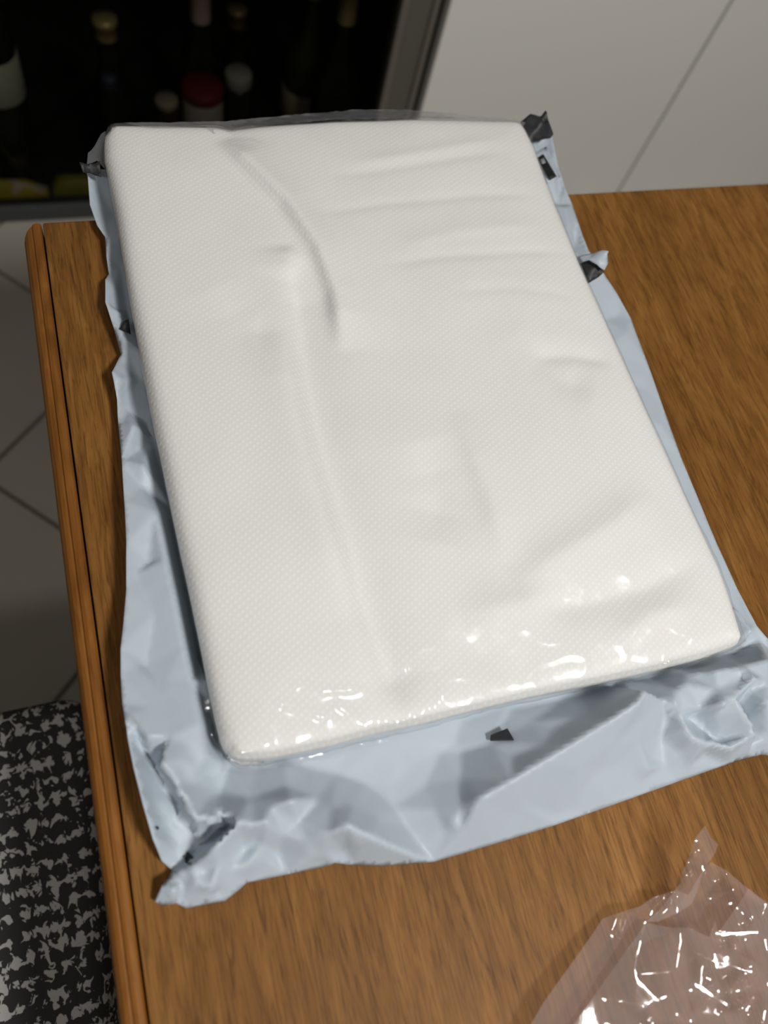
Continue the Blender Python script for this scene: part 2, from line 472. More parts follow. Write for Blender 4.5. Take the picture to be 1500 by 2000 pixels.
# yellow packets on the fridge bottom
M_YEL, n_, l_, b_ = mat('yellow_packet_print', (.42, .33, .015), rough=.45)
vo = n_.new('ShaderNodeTexVoronoi'); vo.inputs['Scale'].default_value = 45
l_.new(coords(n_, l_), vo.inputs['Vector'])
sp = n_.new('ShaderNodeSeparateColor'); l_.new(vo.outputs['Color'], sp.inputs[0])
c_ = ramp(n_, l_, sp.outputs[0], [(0, (.62, .52, .02)), (.4, (.70, .36, .015)), (.7, (.50, .48, .05)), (.88, (.70, .60, .45))])
c_.node.color_ramp.interpolation = 'CONSTANT'; l_.new(c_, b_.inputs['Base Color'])
M_YEL2, *_ = mat('olive_yellow_packet', (.30, .27, .02), rough=.45)
def packet(x0, x1, y0, y1, z0, z1, m, label):
    bm = box_bm(x0, x1, y0, y1, z0, z1); bmesh.ops.subdivide_edges(bm, edges=bm.edges[:], cuts=5, use_grid_fill=True)
    cx, cy, cz = (x0 + x1) / 2, (y0 + y1) / 2, (z0 + z1) / 2
    for v in bm.verts:
        a, b = abs(v.co.x - cx) / (x1 - x0) * 2, abs(v.co.y - cy) / (y1 - y0) * 2
        v.co.z = z0 + (v.co.z - z0) * (1 - .75 * max(a, b) ** 5) + (.0015 * noise.noise(v.co * 60) + .0015 if v.co.z > cz else 0)
    o = from_bm('food_packet', bm, m, None, True)
    return tag(o, label, 'packet', 'yellow packets on the fridge bottom')
packet(-.30, -.085, 1.230, 1.252, .029, .062, M_YEL, 'yellow and orange printed packet at the left edge of the fridge bottom')
packet(-.078, .01, 1.231, 1.262, .029, .060, M_YEL2, 'plain olive yellow packet nearest the table corner in the fridge')

# ------------------------------------------------------------------ white cabinet
M_WHITE, n_, l_, b_ = mat('white_lacquer', (.80, .795, .755), rough=.35, spec=.4)
M_SEAM, *_ = mat('cabinet_carcass', (.16, .155, .13), rough=.6, spec=.2)
CY = 1.186
for k, (a, b_, lab) in enumerate(((.600, 1.1505, 'white cabinet unit next to the dark fridge'), (1.1515, 1.95, 'white cabinet unit at the right, beyond the upright seam'))):
    cb = thing('kitchen_cabinet', lab, 'cabinet', ((a + b_) / 2, 1.5, 0), 'white base cabinets along the wall')
    box('carcass', a, b_, CY + .020, 1.80, .004, .86, M_SEAM, cb)
    box('door', a + (.0015 if k == 0 else .003), b_ - .0035 if k == 0 else b_ - .002, CY, CY + .019, .006, .855, M_WHITE, cb, .0025, 2)
wt = box('worktop', FX0, 1.95, 1.17, 1.845, .862, .90, M_WALL, None, .004)
tag(wt, 'pale worktop running over the fridge and white cabinets', 'worktop')

# ------------------------------------------------------------------ table
TX0, TX1, TY0, TY1 = -.0585, 1.15, -.62, .4795
tb = thing('dining_table', 'oak veneer table with a moulded solid wood edge', 'table', (.5, -.05, 0))
GX = -.0432
pnl = from_bm('top_panel', box_bm(GX + .0006, TX1 - .02, TY0 + .016, TY1, .728, TZ, .0016, 2), M_WOOD, tb)
z = TZ
prof = [(GX - .0006, z - .022), (GX - .0006, z - .0016), (GX - .0018, z - .0002), (GX - .0045, z + .0002), (GX - .0066, z - .0006),
        (GX - .0075, z - .0022), (GX - .0088, z - .0020), (GX - .0112, z - .0030), (GX - .0134, z - .0056), (GX - .0148, z - .0095), (GX - .0153, z - .0140),
        (GX - .0148, z - .0180), (GX - .0130, z - .0215), (GX - .0095, z - .0240), (GX - .004, z - .0250)]
ed = sweep('edge_moulding', prof, TY0, TY1 - .0005, M_EDGE, tb)
bm = bmesh.new(); bm.from_mesh(ed.data)           # soften the back corner of the moulding
for v in bm.verts:
    if v.co.y > TY1 - .01:
        k = max(0.0, (GX - .004 - v.co.x)) / .0113
        v.co.y -= .011 * k * k
bm.to_mesh(ed.data); bm.free()
box('edge_moulding', TX1 - .019, TX1, TY0, TY1, .726, TZ, M_EDGE, tb, .004)
box('edge_moulding', GX, TX1 - .02, TY0, TY0 + .015, .726, TZ, M_EDGE, tb, .004)
for (a, b, c, d_) in ((.03, .05, TY0 + .06, TY1 - .06), (TX1 - .08, TX1 - .06, TY0 + .06, TY1 - .06)):
    box('apron', a, b, c, d_, .64, .7275, M_EDGE, tb, .002)
for (c, d_) in ((TY0 + .05, TY0 + .07), (TY1 - .07, TY1 - .05)):
    box('apron', .052, TX1 - .082, c, d_, .64, .7275, M_EDGE, tb, .002)
for lx in (.02, TX1 - .09):
    for ly in (TY0 + .03, TY1 - .10):
        bm = box_bm(lx, lx + .065, ly, ly + .065, .0005, .639, .004, 2)
        for v in bm.verts:
            k = 1 - v.co.z / .64
            v.co.x += (lx + .0325 - v.co.x) * .35 * k; v.co.y += (ly + .0325 - v.co.y) * .35 * k
        from_bm('leg', bm, M_EDGE, tb)

# ------------------------------------------------------------------ chair
def chair_fabric():
    m, n, l, b = mat('black_white_print_fabric', (.03, .03, .03), rough=.85, spec=.15)
    v = coords(n, l, (1, 1, 1), rot=(0, 0, math.radians(-3)))
    nz = n.new('ShaderNodeTexNoise'); nz.inputs['Scale'].default_value = 80; nz.inputs['Detail'].default_value = 2
    l.new(v, nz.inputs['Vector'])
    # warped character-like cells in rows
    wv = n.new('ShaderNodeVectorMath'); wv.operation = 'MULTIPLY_ADD'
    l.new(nz.outputs['Color'], wv.inputs[0]); wv.inputs[1].default_value = (.006, .006, 0); l.new(v, wv.inputs[2])
    sep = n.new('ShaderNodeSeparateXYZ'); l.new(wv.outputs[0], sep.inputs[0])
    rows = math_n(n, l, 'SINE', math_n(n, l, 'MULTIPLY', sep.outputs[1], 2 * math.pi / .0165))
    cols = math_n(n, l, 'SINE', math_n(n, l, 'MULTIPLY', sep.outputs[0], 2 * math.pi / .0125))
    n1 = noise_tex(n, l, coords(n, l, (1, .8, 1), loc=(4, 2, 0)), 122, 2.2, .55, 1.2)
    n2 = noise_tex(n, l, coords(n, l, (.6, 1.6, 1), loc=(1, 7, 0)), 34, 2, .5)
    s = math_n(n, l, 'MULTIPLY', rows, .085)
    s = math_n(n, l, 'ADD', s, math_n(n, l, 'MULTIPLY', cols, .05))
    s = math_n(n, l, 'ADD', s, n1)
    s = math_n(n, l, 'ADD', s, math_n(n, l, 'MULTIPLY', math_n(n, l, 'SUBTRACT', n2, .5), .22))
    msk = ramp(n, l, s, [(.555, (0, 0, 0)), (.58, (1, 1, 1))])
    col = mixc(n, l, msk, (.036, .036, .037), (.44, .43, .42))
    l.new(col, b.inputs['Base Color'])
    weave = noise_tex(n, l, coords(n, l), 1500, 2)
    bump(n, l, b, weave, .2, .0006)
    return m
M_CHAIR = chair_fabric()
M_CLEG, *_ = mat('dark_chair_wood', (.035, .022, .014), rough=.45)
ch = thing('upholstered_chair', 'chair covered in black fabric with broken white print, beside the table edge', 'chair', (-.33, -.06, 0))
SX0, SX1, SY0, SY1 = -.56, -.088, -.30, .186
def cushion(name, x0, x1, y0, y1, z0, z1, rad, rp, material, parent, dome=.01, nx=40, ny=40, skew=0.0):
    """padded block: rounded plan, rounded rim, slight dome"""
    bm = bmesh.new(); hz = (z1 - z0) / 2; zc = (z0 + z1) / 2
    def ring(k, n):
        th = [-90 + 180 * i / 9 for i in range(10)]
        ins = [rad * (1 - math.cos(math.radians(a))) for a in th]
        return ins, [math.sin(math.radians(a)) for a in th]
    ins, zs = ring(0, 0)
    side = [(i, s) for i, s in zip(ins, zs)]
    def axis(L, nn):
        a = [(i, s) for i, s in side]
        mid = [(rad + (L - 2 * rad) * k / nn, 1.0) for k in range(1, nn)]
        b = [(L - i, s) for i, s in reversed(side)]
        return a + mid + b
    ax, ay = axis(x1 - x0, nx), axis(y1 - y0, ny)
    V = []
    for (u, su) in ax:
        row = []
        for (w, sw) in ay:
            iu, iw = min(u, x1 - x0 - u), min(w, y1 - y0 - w)
            x, y = u, w
            if iu < rp and iw < rp:
                a, b = rp - iu, rp - iw
                k = max(a, b) / max(1e-9, math.hypot(a, b))
                a *= k; b *= k
                x = rp - a if u < (x1 - x0) / 2 else x1 - x0 - rp + a
                y = rp - b if w < (y1 - y0) / 2 else y1 - y0 - rp + b
            s = min(su, sw)
            q = math.copysign(abs(s) ** .8, s)
            zz = zc + hz * q
            if s > 0: zz += dome * s * (1 - (2 * u / (x1 - x0) - 1) ** 2) * (1 - (2 * w / (y1 - y0) - 1) ** 2)
            row.append(bm.verts.new((x0 + x + skew * (y0 + y), y0 + y, zz)))
        V.append(row)
    for i in range(len(V) - 1):
        for j in range(len(V[0]) - 1):
            bm.faces.new((V[i][j], V[i + 1][j], V[i + 1][j + 1], V[i][j + 1]))
    loop = V[0] + [r_[-1] for r_ in V[1:]] + V[-1][-2::-1] + [r_[0] for r_ in V[-2:0:-1]]
    bm.faces.new(loop)
    return from_bm(name, bm, material, parent, True)
cushion('seat', SX0, SX1, SY0, SY1, .405, .470, .020, .035, M_CHAIR, ch, .010, skew=.055)
box('seat_frame', SX0 + .03, SX1 - .04, SY0 + .03, SY1 - .03, .365, .4045, M_CLEG, ch, .003)
for lx in (SX0 + .035, SX1 - .085):
    for ly in (SY0 + .035, SY1 - .075):
        bm = box_bm(lx, lx + .04, ly, ly + .04, .0005, .3645, .003, 1)
        for v in bm.verts:
            k = 1 - v.co.z / .365; v.co.x += (lx + .02 - v.co.x) * .4 * k; v.co.y += (ly + .02 - v.co.y) * .4 * k
        from_bm('leg', bm, M_CLEG, ch)
bk = cushion('backrest', SX0 - .055, SX0 - .004, SY0 + .01, SY1 - .01, .42, .90, .018, .024, M_CHAIR, ch, .0, 6, 30)

# ------------------------------------------------------------------ grey mailer bag
ml = thing('mailer_bag', 'torn-open pale grey plastic mailer bag spread under the white pack', 'mailer bag', tuple(at(700, 1000, TZ)))
OUT = [(168, 330, 14), (172, 345, 14), (176, 400, 12), (190, 440, 12), (205, 462, 12), (208, 500, 10), (213, 535, 6), (206, 546, 14), (206, 590, 18), (222, 640, 14), (236, 692, 8), (219, 727, 20),
       (229, 780, 14), (231, 830, 12), (238, 900, 10), (243, 980, 9), (247, 1060, 9), (247, 1150, 9), (241, 1220, 11), (236, 1265, 13), (236, 1320, 13), (239, 1375, 13),
       (250, 1440, 14), (262, 1500, 16), (280, 1570, 16), (300, 1640, 13), (316, 1682, 8), (336, 1700, 4), (330, 1714, 9), (316, 1730, 13), (302, 1761, 6), (319, 1770, 3), (344, 1764, 6), (364, 1774, 2), (440, 1759, 3),
       (468, 1737, 4), (482, 1724, 3), (560, 1708, 3), (638, 1692, 3), (654, 1685, 9), (690, 1690, 3), (745, 1692, 3), (800, 1688, 3), (848, 1683, 2), (900, 1668, 3), (960, 1650, 3), (1080, 1613, 3), (1200, 1571, 3), (1320, 1528, 3), (1420, 1493, 3), (1487, 1474, 4), (1505, 1476, 4),
       (1590, 1448, 4), (1585, 1400, 5), (1545, 1310, 6), (1500, 1248, 6), (1478, 1222, 8), (1440, 1150, 4), (1400, 1062, 3), (1362, 970, 3), (1330, 893, 3), (1295, 795, 3), (1268, 718, 4), (1232, 622, 6), (1202, 568, 9), (1183, 540, 12),
       (1166, 512, 15), (1150, 490, 15), (1138, 462, 14), (1128, 430, 11), (1118, 400, 10), (1104, 368, 12), (1092, 330, 14), (1084, 295, 18), (1077, 262, 20), (1030, 268, 20),
       ('w', .372, .528, 8), ('w', .30, .532, 5), ('w', .2, .53, 4), ('w', .1, .528, 4), ('w', .04, .522, 6), ('w', .012, .520, 10)]
NODES = [ # strip left of the pack: crest and foot
         (190, 360, 8), (214, 470, 14), (225, 560, 10), (232, 610, 14), (240, 660, 16), (240, 705, 10), (236, 740, 17), (245, 760, 8), (262, 830, 13), (250, 800, 8), (280, 910, 14), (302, 1000, 14), (322, 1090, 15), (342, 1180, 15), (358, 1260, 15), (374, 1330, 15), (392, 1410, 21),
         (275, 950, 8), (290, 1100, 8), (300, 1200, 12), (285, 1300, 10), (325, 1330, 14), (265, 1300, 15), (265, 1120, 11),
         (300, 860, 2), (338, 1000, 2), (368, 1150, 2), (398, 1300, 2), (425, 1420, 2), (445, 1500, 3), (270, 740, 2), (250, 620, 2), (235, 520, 2), (222, 420, 2),
         # fold running to the front left corner: upper lip, then the sheet under it
         (256, 1395, 24), (285, 1440, 26), (313, 1488, 32), (338, 1525, 28), (360, 1560, 27), (383, 1600, 26), (420, 1602, 25), (463, 1605, 29),
         (246, 1406, 17), (274, 1452, 11), (302, 1498, 7), (327, 1538, 6), (349, 1573, 5), (373, 1613, 4), (420, 1614, 3), (447, 1617, 4),
         (405, 1478, 19), (345, 1484, 27), (410, 1508, 8), (365, 1455, 22), (330, 1440, 24), (290, 1380, 22), (320, 1350, 22),
         (400, 1566, 16), (375, 1530, 18), (430, 1550, 6), (427, 1580, 18), (300, 1560, 13), (325, 1620, 7), (345, 1655, 5), (367, 1676, 4), (390, 1650, 3), (420, 1640, 3), (350, 1690, 4),
         # crumpled corner flap
         (456, 1615, 28), (425, 1646, 26), (402, 1673, 21), (376, 1693, 15), (350, 1703, 12), (400, 1700, 12), (430, 1685, 17), (385, 1725, 14), (355, 1728, 8), (340, 1740, 14), (328, 1750, 9), (352, 1755, 5), (400, 1745, 8), (412, 1735, 14), (430, 1745, 4), (450, 1700, 12), (440, 1728, 8),
         # star of creases
         (478, 1658, 9), (500, 1646, 12), (470, 1632, 18), (571, 1563, 28), (541, 1667, 6), (552, 1630, 16), (520, 1605, 27), (512, 1650, 14), (525, 1682, 8), (480, 1690, 12), (600, 1674, 11), (582, 1605, 17),
         # ridge above the front edge with its notch
         (600, 1644, 17), (640, 1628, 24), (680, 1612, 31), (720, 1632, 25), (770, 1655, 16), (815, 1674, 8), (690, 1643, 22), (672, 1664, 9), (705, 1656, 16), (745, 1674, 9), (630, 1668, 12),
         # slope falling back from that ridge to the flat hollow
         (500, 1500, 3), (600, 1500, 3), (660, 1512, 3), (715, 1532, 3), (745, 1553, 3.5), (770, 1577, 4), (798, 1620, 4), (825, 1655, 4), (620, 1560, 14), (690, 1572, 14), (740, 1602, 13), (560, 1535, 14), (490, 1560, 14),
         (560, 1480, 3), (640, 1470, 3), (740, 1455, 3), (820, 1440, 3), (800, 1500, 3), (765, 1535, 3), (860, 1470, 3), (890, 1450, 3),
         # hollow in front of the pack and the long ridge beyond it
         (830, 1535, 4), (900, 1470, 4), (850, 1582, 9), (900, 1574, 16), (868, 1622, 9), (888, 1604, 15), (960, 1450, 9), (1040, 1410, 10), (1000, 1478, 17), (1080, 1428, 18), (900, 1520, 10), (1160, 1384, 18), (1230, 1350, 20),
         (900, 1410, 2), (1000, 1385, 2), (1100, 1365, 2), (1200, 1340, 2),
         (938, 1560, 27), (1000, 1525, 31), (1060, 1488, 33), (1120, 1452, 35), (1190, 1408, 37), (1250, 1368, 38), (1262, 1348, 37), (900, 1630, 12), (1000, 1590, 13), (1100, 1545, 15), (1180, 1500, 16), (1200, 1450, 27), (1130, 1562, 9), (1080, 1592, 6), (1130, 1500, 24),
         # front right: sharp folds
         (1255, 1400, 27), (1247, 1450, 19), (1232, 1505, 11), (1290, 1440, 11), (1275, 1480, 9), (1300, 1400, 15), (1326, 1347, 25), (1318, 1378, 27), (1268, 1500, 12), (1250, 1530, 6),
         (1330, 1395, 22), (1340, 1420, 22), (1357, 1442, 22), (1380, 1452, 21), (1400, 1452, 21), (1430, 1459, 18), (1462, 1467, 12), (1345, 1402, 11), (1372, 1425, 8), (1394, 1446, 8), (1365, 1385, 22), (1395, 1400, 20), (1400, 1430, 13), (1375, 1474, 8), (1425, 1482, 6), (1330, 1470, 12), (1340, 1500, 7),
         (1415, 1375, 32), (1435, 1362, 28), (1457, 1345, 20), (1474, 1327, 31), (1500, 1332, 24), (1430, 1388, 8), (1442, 1422, 6), (1455, 1387, 27), (1478, 1380, 20), (1500, 1372, 27), (1462, 1457, 9), (1450, 1440, 7), (1480, 1430, 21), (1500, 1442, 12), (1540, 1400, 14),
         (1350, 1302, 2), (1430, 1280, 2), (1500, 1262, 2), (1337, 1336, 24), (1400, 1310, 25), (1450, 1300, 25), (1500, 1287, 25), (1550, 1300, 14), (1400, 1345, 24), (1280, 1325, 3), (1450, 1325, 24),
         (1462, 1238, 8), (1450, 1215, 4), (1440, 1190, 11), (1470, 1232, 14), (1480, 1250, 5), (1420, 1180, 2), (1400, 1110, 2), (1340, 960, 2), (1260, 760, 2), (1200, 620, 3), (1150, 520, 6), (1225, 650, 8), (1210, 610, 4), (1290, 830, 5),
         (1150, 505, 19), (1125, 470, 7), (1104, 405, 16), (1095, 372, 8), (1088, 400, 6), (1112, 440, 16), (1070, 330, 12), (1062, 300, 12), (1052, 280, 14), (1080, 350, 16),
         ('w', .05, .1, 1.5), ('w', .05, .3, 1.5), ('w', .05, .48, 1.5), ('w', .2, .1, 1.5), ('w', .2, .3, 1.5), ('w', .2, .48, 1.5), ('w', .31, .1, 1.5), ('w', .33, .3, 1.5), ('w', .35, .48, 1.5), ('w', .32, .05, 1.5), ('w', .1, .06, 1.5), ('w', .2, .05, 1.5)]
NODES = [p if p[0] == 'w' else (p[0], p[1], p[2] if p[2] < 4.5 or p[0] < 1245 else 2.5 + (p[2] - 2.5) * 1.35) for p in NODES]
def lift_left(p):
    if p[0] == 'w' or p[0] > 330 or not 820 < p[1] < 1690: return p
    k = min(1, (p[1] - 820) / 120, (1690 - p[1]) / 60); return (p[0], p[1], p[2] + 13 * k)
OUT = [lift_left(p) for p in OUT]
NODES = [(p[0], p[1], p[2] * 1.22) if p[0] != 'w' and p[0] < 1245 and p[1] > 1370 and p[2] > 6 else p for p in NODES]
NODES = [(p[0], p[1], p[2] + 7) if p[0] != 'w' and p[0] < 400 and 820 < p[1] < 1345 and p[2] > 6 else p for p in NODES]
v, f = crumple_sheet(hpts(OUT), hpts(NODES), .0024, smooth=0, wrinkle=.0002, wscale=45, seed=2.0, floor=TZ + .0012,
    jit=(45, .0006, lambda x, y: y < .06 or x > .37))
bag = mk('bag_sheet', v, f, M_MAIL, ml, True)
solidify(bag, .0004)
MV = np.array(v)
def mail_z(x, y):
    k = np.argmin((MV[:, 0] - x) ** 2 + (MV[:, 1] - y) ** 2); return MV[k, 2]

def patch(name, pts, material, parent, nodes=(), thick=.0006, step=.0022, wrinkle=.0006, smooth=1, seed=1.0):
    v, f = crumple_sheet(hpts(pts), hpts(nodes), step, smooth, wrinkle, 120, seed)
    o = mk(name, v, f, material, parent, True)
    return solidify(o, thick)
# dark lining flaps at the torn mouth
tag(patch('lining_flap', [(1016, 238, 34), (1036, 222, 40), (1056, 229, 36), (1067, 211, 44), (1072, 236, 38), (1081, 262, 30), (1074, 272, 27), (1030, 279, 28)], M_BLACK, ml,
      [(1045, 245, 36), (1058, 250, 30), (1040, 262, 33), (1062, 235, 41)], seed=3), label='black lining flap at the torn corner')
tag(patch('lining_flap', [(155, 314, 30), (173, 321, 26), (194, 314, 28), (198, 346, 22), (176, 341, 20), (163, 336, 25)], M_BLACK, ml, [(176, 330, 30)], seed=4), label='black lining flap at the left corner')
tag(patch('lining_flap', [(1131, 516, 22), (1150, 508, 26), (1172, 520, 28), (1180, 531, 25), (1168, 543, 21), (1147, 555, 18)], M_BLACK, ml, [(1155, 528, 26)], seed=5), label='black lining showing under the torn curl')
tag(patch('lining_flap', [(233, 642, 17), (240, 627, 20), (251, 622, 20), (256, 655, 12), (246, 650, 14)], M_BLACK, ml, [], seed=6), label='small black lining spot on the left strip')
tag(patch('torn_curl', [(1128, 504, 24), (1140, 497, 28), (1158, 496, 30), (1172, 488, 38), (1190, 489, 42), (1184, 499, 36), (1187, 515, 32), (1180, 528, 31), (1165, 518, 31), (1150, 508, 30), (1138, 512, 26)], M_MAIL, ml,
      [(1150, 501, 36), (1168, 503, 27), (1176, 510, 39), (1178, 497, 33)], wrinkle=.0015, seed=7), label='curled torn strip of bag')
# printed black patch on the right strip with a small mark in it
def surf_quad(name, corners, material, lift=.0012, n=6):
    V, Fc = [], []
    a, b, c, d_ = corners
    for i in range(n + 1):
        for j in range(n + 1):
            u, w = i / n, j / n
            px = (a[0] * (1 - u) + b[0] * u) * (1 - w) + (d_[0] * (1 - u) + c[0] * u) * w
            py = (a[1] * (1 - u) + b[1] * u) * (1 - w) + (d_[1] * (1 - u) + c[1] * u) * w
            z_ = TZ + .012
            for _ in range(4):
                p = at(px, py, z_); z_ = mail_z(p.x, p.y) + lift
            V.append(at(px, py, z_))
    for i in range(n):
        for j in range(n):
            k = i * (n + 1) + j; Fc.append((k, k + n + 1, k + n + 2, k + 1))
    o = mk(name, V, Fc, material, ml, True)
    return solidify(o, .0003)
tag(surf_quad('label_border', [(1044, 300), (1068, 286), (1094, 346), (1068, 360)], M_MAIL, .0020), label='pale border of the printed patch')
tag(surf_quad('printed_patch', [(1049, 309), (1061, 301), (1087, 345), (1074, 352)], M_INK, .0042), label='black printed patch')
tag(surf_quad('printed_mark', [(1055, 312), (1062, 308), (1066, 318), (1059, 321)], M_PRINT2, .0058, 2), label='small grey mark on the printed patch')
def spot(px, py, rx, ry, material, name, sides=11):
    V = []; rs = random.Random(px)
    for lift in (.0010, .0014):
        for k in range(sides):
            a = 2 * math.pi * k / sides; q = rs.uniform(.75, 1.1) if lift < .0012 else 1
            x_, y_ = px + rx * math.cos(a) * (.8 + .25 * math.sin(3.1 * k + px)), py + ry * math.sin(a) * (.85 + .2 * math.cos(2.3 * k))
            z_ = TZ + .008
            for _ in range(3):
                p = at(x_, y_, z_); z_ = mail_z(p.x, p.y) + lift
            V.append(at(x_, y_, z_))
    Fc = [tuple(range(sides, 2 * sides)), tuple(range(sides))[::-1]] + [(k, (k + 1) % sides, sides + (k + 1) % sides, sides + k) for k in range(sides)]
    return mk(name, V, Fc, material, ml)
tag(spot(367, 1676, 10, 13, M_INK, 'puncture'), label='black puncture near the front left corner')
tag(spot(308, 1617, 3.5, 4, M_INK, 'puncture'), label='tiny black puncture on the left edge')

# black scrap standing in the hollow in front of the pack
def on_bag(px, py, lift):
    z_ = TZ + .008
    for _ in range(5):
        p = at(px, py, z_); z_ = mail_z(p.x, p.y) + lift
    return at(px, py, z_)
p0, p1, p2, p3 = on_bag(957, 1448, .0015), on_bag(1004, 1447, .0015), on_bag(991, 1424, .005), on_bag(958, 1437, .003)
bm = bmesh.new()
up = Vector((0, .0006, .0009))
A0 = [bm.verts.new(p) for p in (p0, p1, p2, p3)]; A1 = [bm.verts.new(p + up) for p in (p0, p1, p2, p3)]
bm.faces.new(A0); bm.faces.new(A1[::-1])
for k in range(4): bm.faces.new((A0[k], A0[(k + 1) % 4], A1[(k + 1) % 4], A1[k]))
bmesh.ops.bevel(bm, geom=bm.edges[:], offset=.0003, segments=1, affect='EDGES')
tag(from_bm('plastic_scrap', bm, M_BLACK), 'tiny black torn plastic scrap in the hollow of the grey bag', 'scrap')

# ------------------------------------------------------------------ white pack
pk = thing('wrapped_fabric_pack', 'folded white embossed fabric sheets in a clear plastic wrap on the grey bag', 'fabric pack', tuple(at(800, 900, TZ)))
PT, PB = TZ + .047, TZ + .0032         # top and underside of the pack
def poly_world(pts):                   # [(px,py,height above table mm)]
    return [at(a, b, TZ + c / 1000).to_2d() for a, b, c in pts]
LEFT = poly_world([(438, 1488, 20), (420, 1405, 26), (396, 1285, 26), (362, 1125, 26), (328, 965, 26), (287, 765, 26), (258, 605, 26), (228, 430, 27), (206, 320, 30), (203, 258, 34)])
RIGHT = poly_world([(1420, 1268, 20), (1420, 1170, 36), (1402, 1108, 38), (1370, 1040, 38), (1302, 890, 38), (1252, 782, 38), (1192, 650, 38), (1132, 520, 38), (1083, 402, 38), (1043, 292, 38), (1018, 240, 38)])
FRONT = poly_world([(438, 1488, 20), (520, 1488, 14), (640, 1464, 14), (720, 1442, 14), (800, 1424, 14), (900, 1398, 14), (1000, 1374, 14), (1100, 1354, 14), (1250, 1322, 14), (1340, 1297, 16), (1420, 1268, 20)])
BACK = poly_world([(203, 258, 34), (230, 243, 40), (330, 243, 41), (420, 246, 41), (450, 252, 41), (500, 246, 41), (650, 234, 41), (800, 231, 41), (930, 232, 41), (1018, 240, 38)])
def samp(pl, t):
    L = [0.0]
    for i in range(1, len(pl)): L.append(L[-1] + (pl[i] - pl[i - 1]).length)
    s = t * L[-1]
    for i in range(1, len(pl)):
        if s <= L[i] or i == len(pl) - 1:
            k = (s - L[i - 1]) / max(1e-9, L[i] - L[i - 1]); return pl[i - 1].lerp(pl[i], min(1, max(0, k)))
def coons(u, w):
    a, b = samp(FRONT, u), samp(BACK, u); c, d_ = samp(LEFT, w), samp(RIGHT, w)
    q00, q10, q01, q11 = FRONT[0], FRONT[-1], BACK[0], BACK[-1]
    return a * (1 - w) + b * w + c * (1 - u) + d_ * u - (q00 * (1 - u) * (1 - w) + q10 * u * (1 - w) + q01 * (1 - u) * w + q11 * u * w)
def seg_d(x, y, a, b):
    """signed distance (left of a->b positive) and parameter along a segment"""
    dx, dy = b[0] - a[0], b[1] - a[1]; L2 = dx * dx + dy * dy
    t = ((x - a[0]) * dx + (y - a[1]) * dy) / L2; tc = min(1, max(0, t))
    qx, qy = x - a[0] - tc * dx, y - a[1] - tc * dy
    s = dx * qy - dy * qx
    return math.copysign(math.hypot(qx, qy), s), tc
GAIN = 1.5
class Crease:
    def __init__(self, pts, amp, wl, wr, fade=.15):
        self.p = [at(a, b, PT)[:2] for a, b in pts]; self.amp, self.wl, self.wr, self.fade = amp * GAIN, wl, wr, fade
        m = 3 * max(wl, wr); X = [q[0] for q in self.p]; Y = [q[1] for q in self.p]; self.bb = (min(X) - m, max(X) + m, min(Y) - m, max(Y) + m)
    def h(self, x, y):
        b_ = self.bb
        if x < b_[0] or x > b_[1] or y < b_[2] or y > b_[3]: return 0.0
        best = None; n = len(self.p) - 1
        for i in range(n):
            d_, t = seg_d(x, y, self.p[i], self.p[i + 1])
            if best is None or abs(d_) < abs(best[0]): best = (d_, (i + t) / n)
        d_, t = best
        w = self.wl if d_ > 0 else self.wr
        k = abs(d_) / w
        if k > 3: return 0.0
        f_ = min(1, t / self.fade, (1 - t) / self.fade) if self.fade else 1
        return self.amp * f_ * math.exp(-k ** 1.5)
# left of a downward-drawn line (towards the viewer) is the right-hand side in the picture
CL = [Crease([(428, 275), (500, 345), (557, 400), (617, 490), (650, 570), (668, 680)], .0050, .018, .0045, .12),
      Crease([(572, 505), (590, 620), (604, 740), (632, 880), (680, 1040), (712, 1165), (760, 1300), (793, 1400)], -.0046, .022, .009, .10),
      Crease([(560, 480), (566, 510), (560, 545)], .0022, .006, .016, .3),
      Crease([(545, 640), (570, 800), (625, 1000), (690, 1200)], .0024, .009, .022, .2),
      Crease([(820, 860), (860, 960), (850, 1060)], -.0026, .022, .020, .3),
      Crease([(890, 800), (950, 960), (990, 1100)], .0020, .016, .008, .3),
      Crease([(420, 560), (480, 640), (560, 650)], -.0020, .020, .020, .3),
      Crease([(640, 345), (800, 322), (1000, 292)], -0.00070, .006, .005, .2),
      Crease([(680, 318), (820, 300), (990, 268)], 0.00070, .006, .005, .2),
      Crease([(600, 425), (760, 395), (930, 380), (1060, 380)], -0.00070, .006, .004, .2),
      Crease([(740, 520), (860, 500), (1000, 492), (1120, 490)], -0.00075, .0055, .004, .2),
      Crease([(780, 480), (900, 450), (1060, 440)], 0.00070, .010, .006, .2),
      Crease([(880, 568), (1000, 560), (1130, 578)], -0.00045, .005, .004, .2),
      Crease([(1040, 690), (1120, 692), (1205, 704)], -.0016, .010, .006, .2),
      Crease([(1010, 650), (1100, 740), (1160, 760)], -.0018, .016, .016, .3),
      Crease([(1000, 1140), (1080, 1090), (1200, 1020), (1270, 960)], .0026, .014, .018, .25),
      Crease([(1040, 1190), (1140, 1180), (1260, 1150), (1380, 1090)], -.0024, .012, .012, .2),
      Crease([(900, 1200), (1000, 1180), (1100, 1150)], .0020, .014, .014, .3),
      Crease([(1180, 1280), (1270, 1200), (1350, 1180)], .0018, .010, .014, .3),
      Crease([(880, 1220), (1000, 1320), (1060, 1340)], -.0018, .012, .012, .3)]
GAIN = 1.0
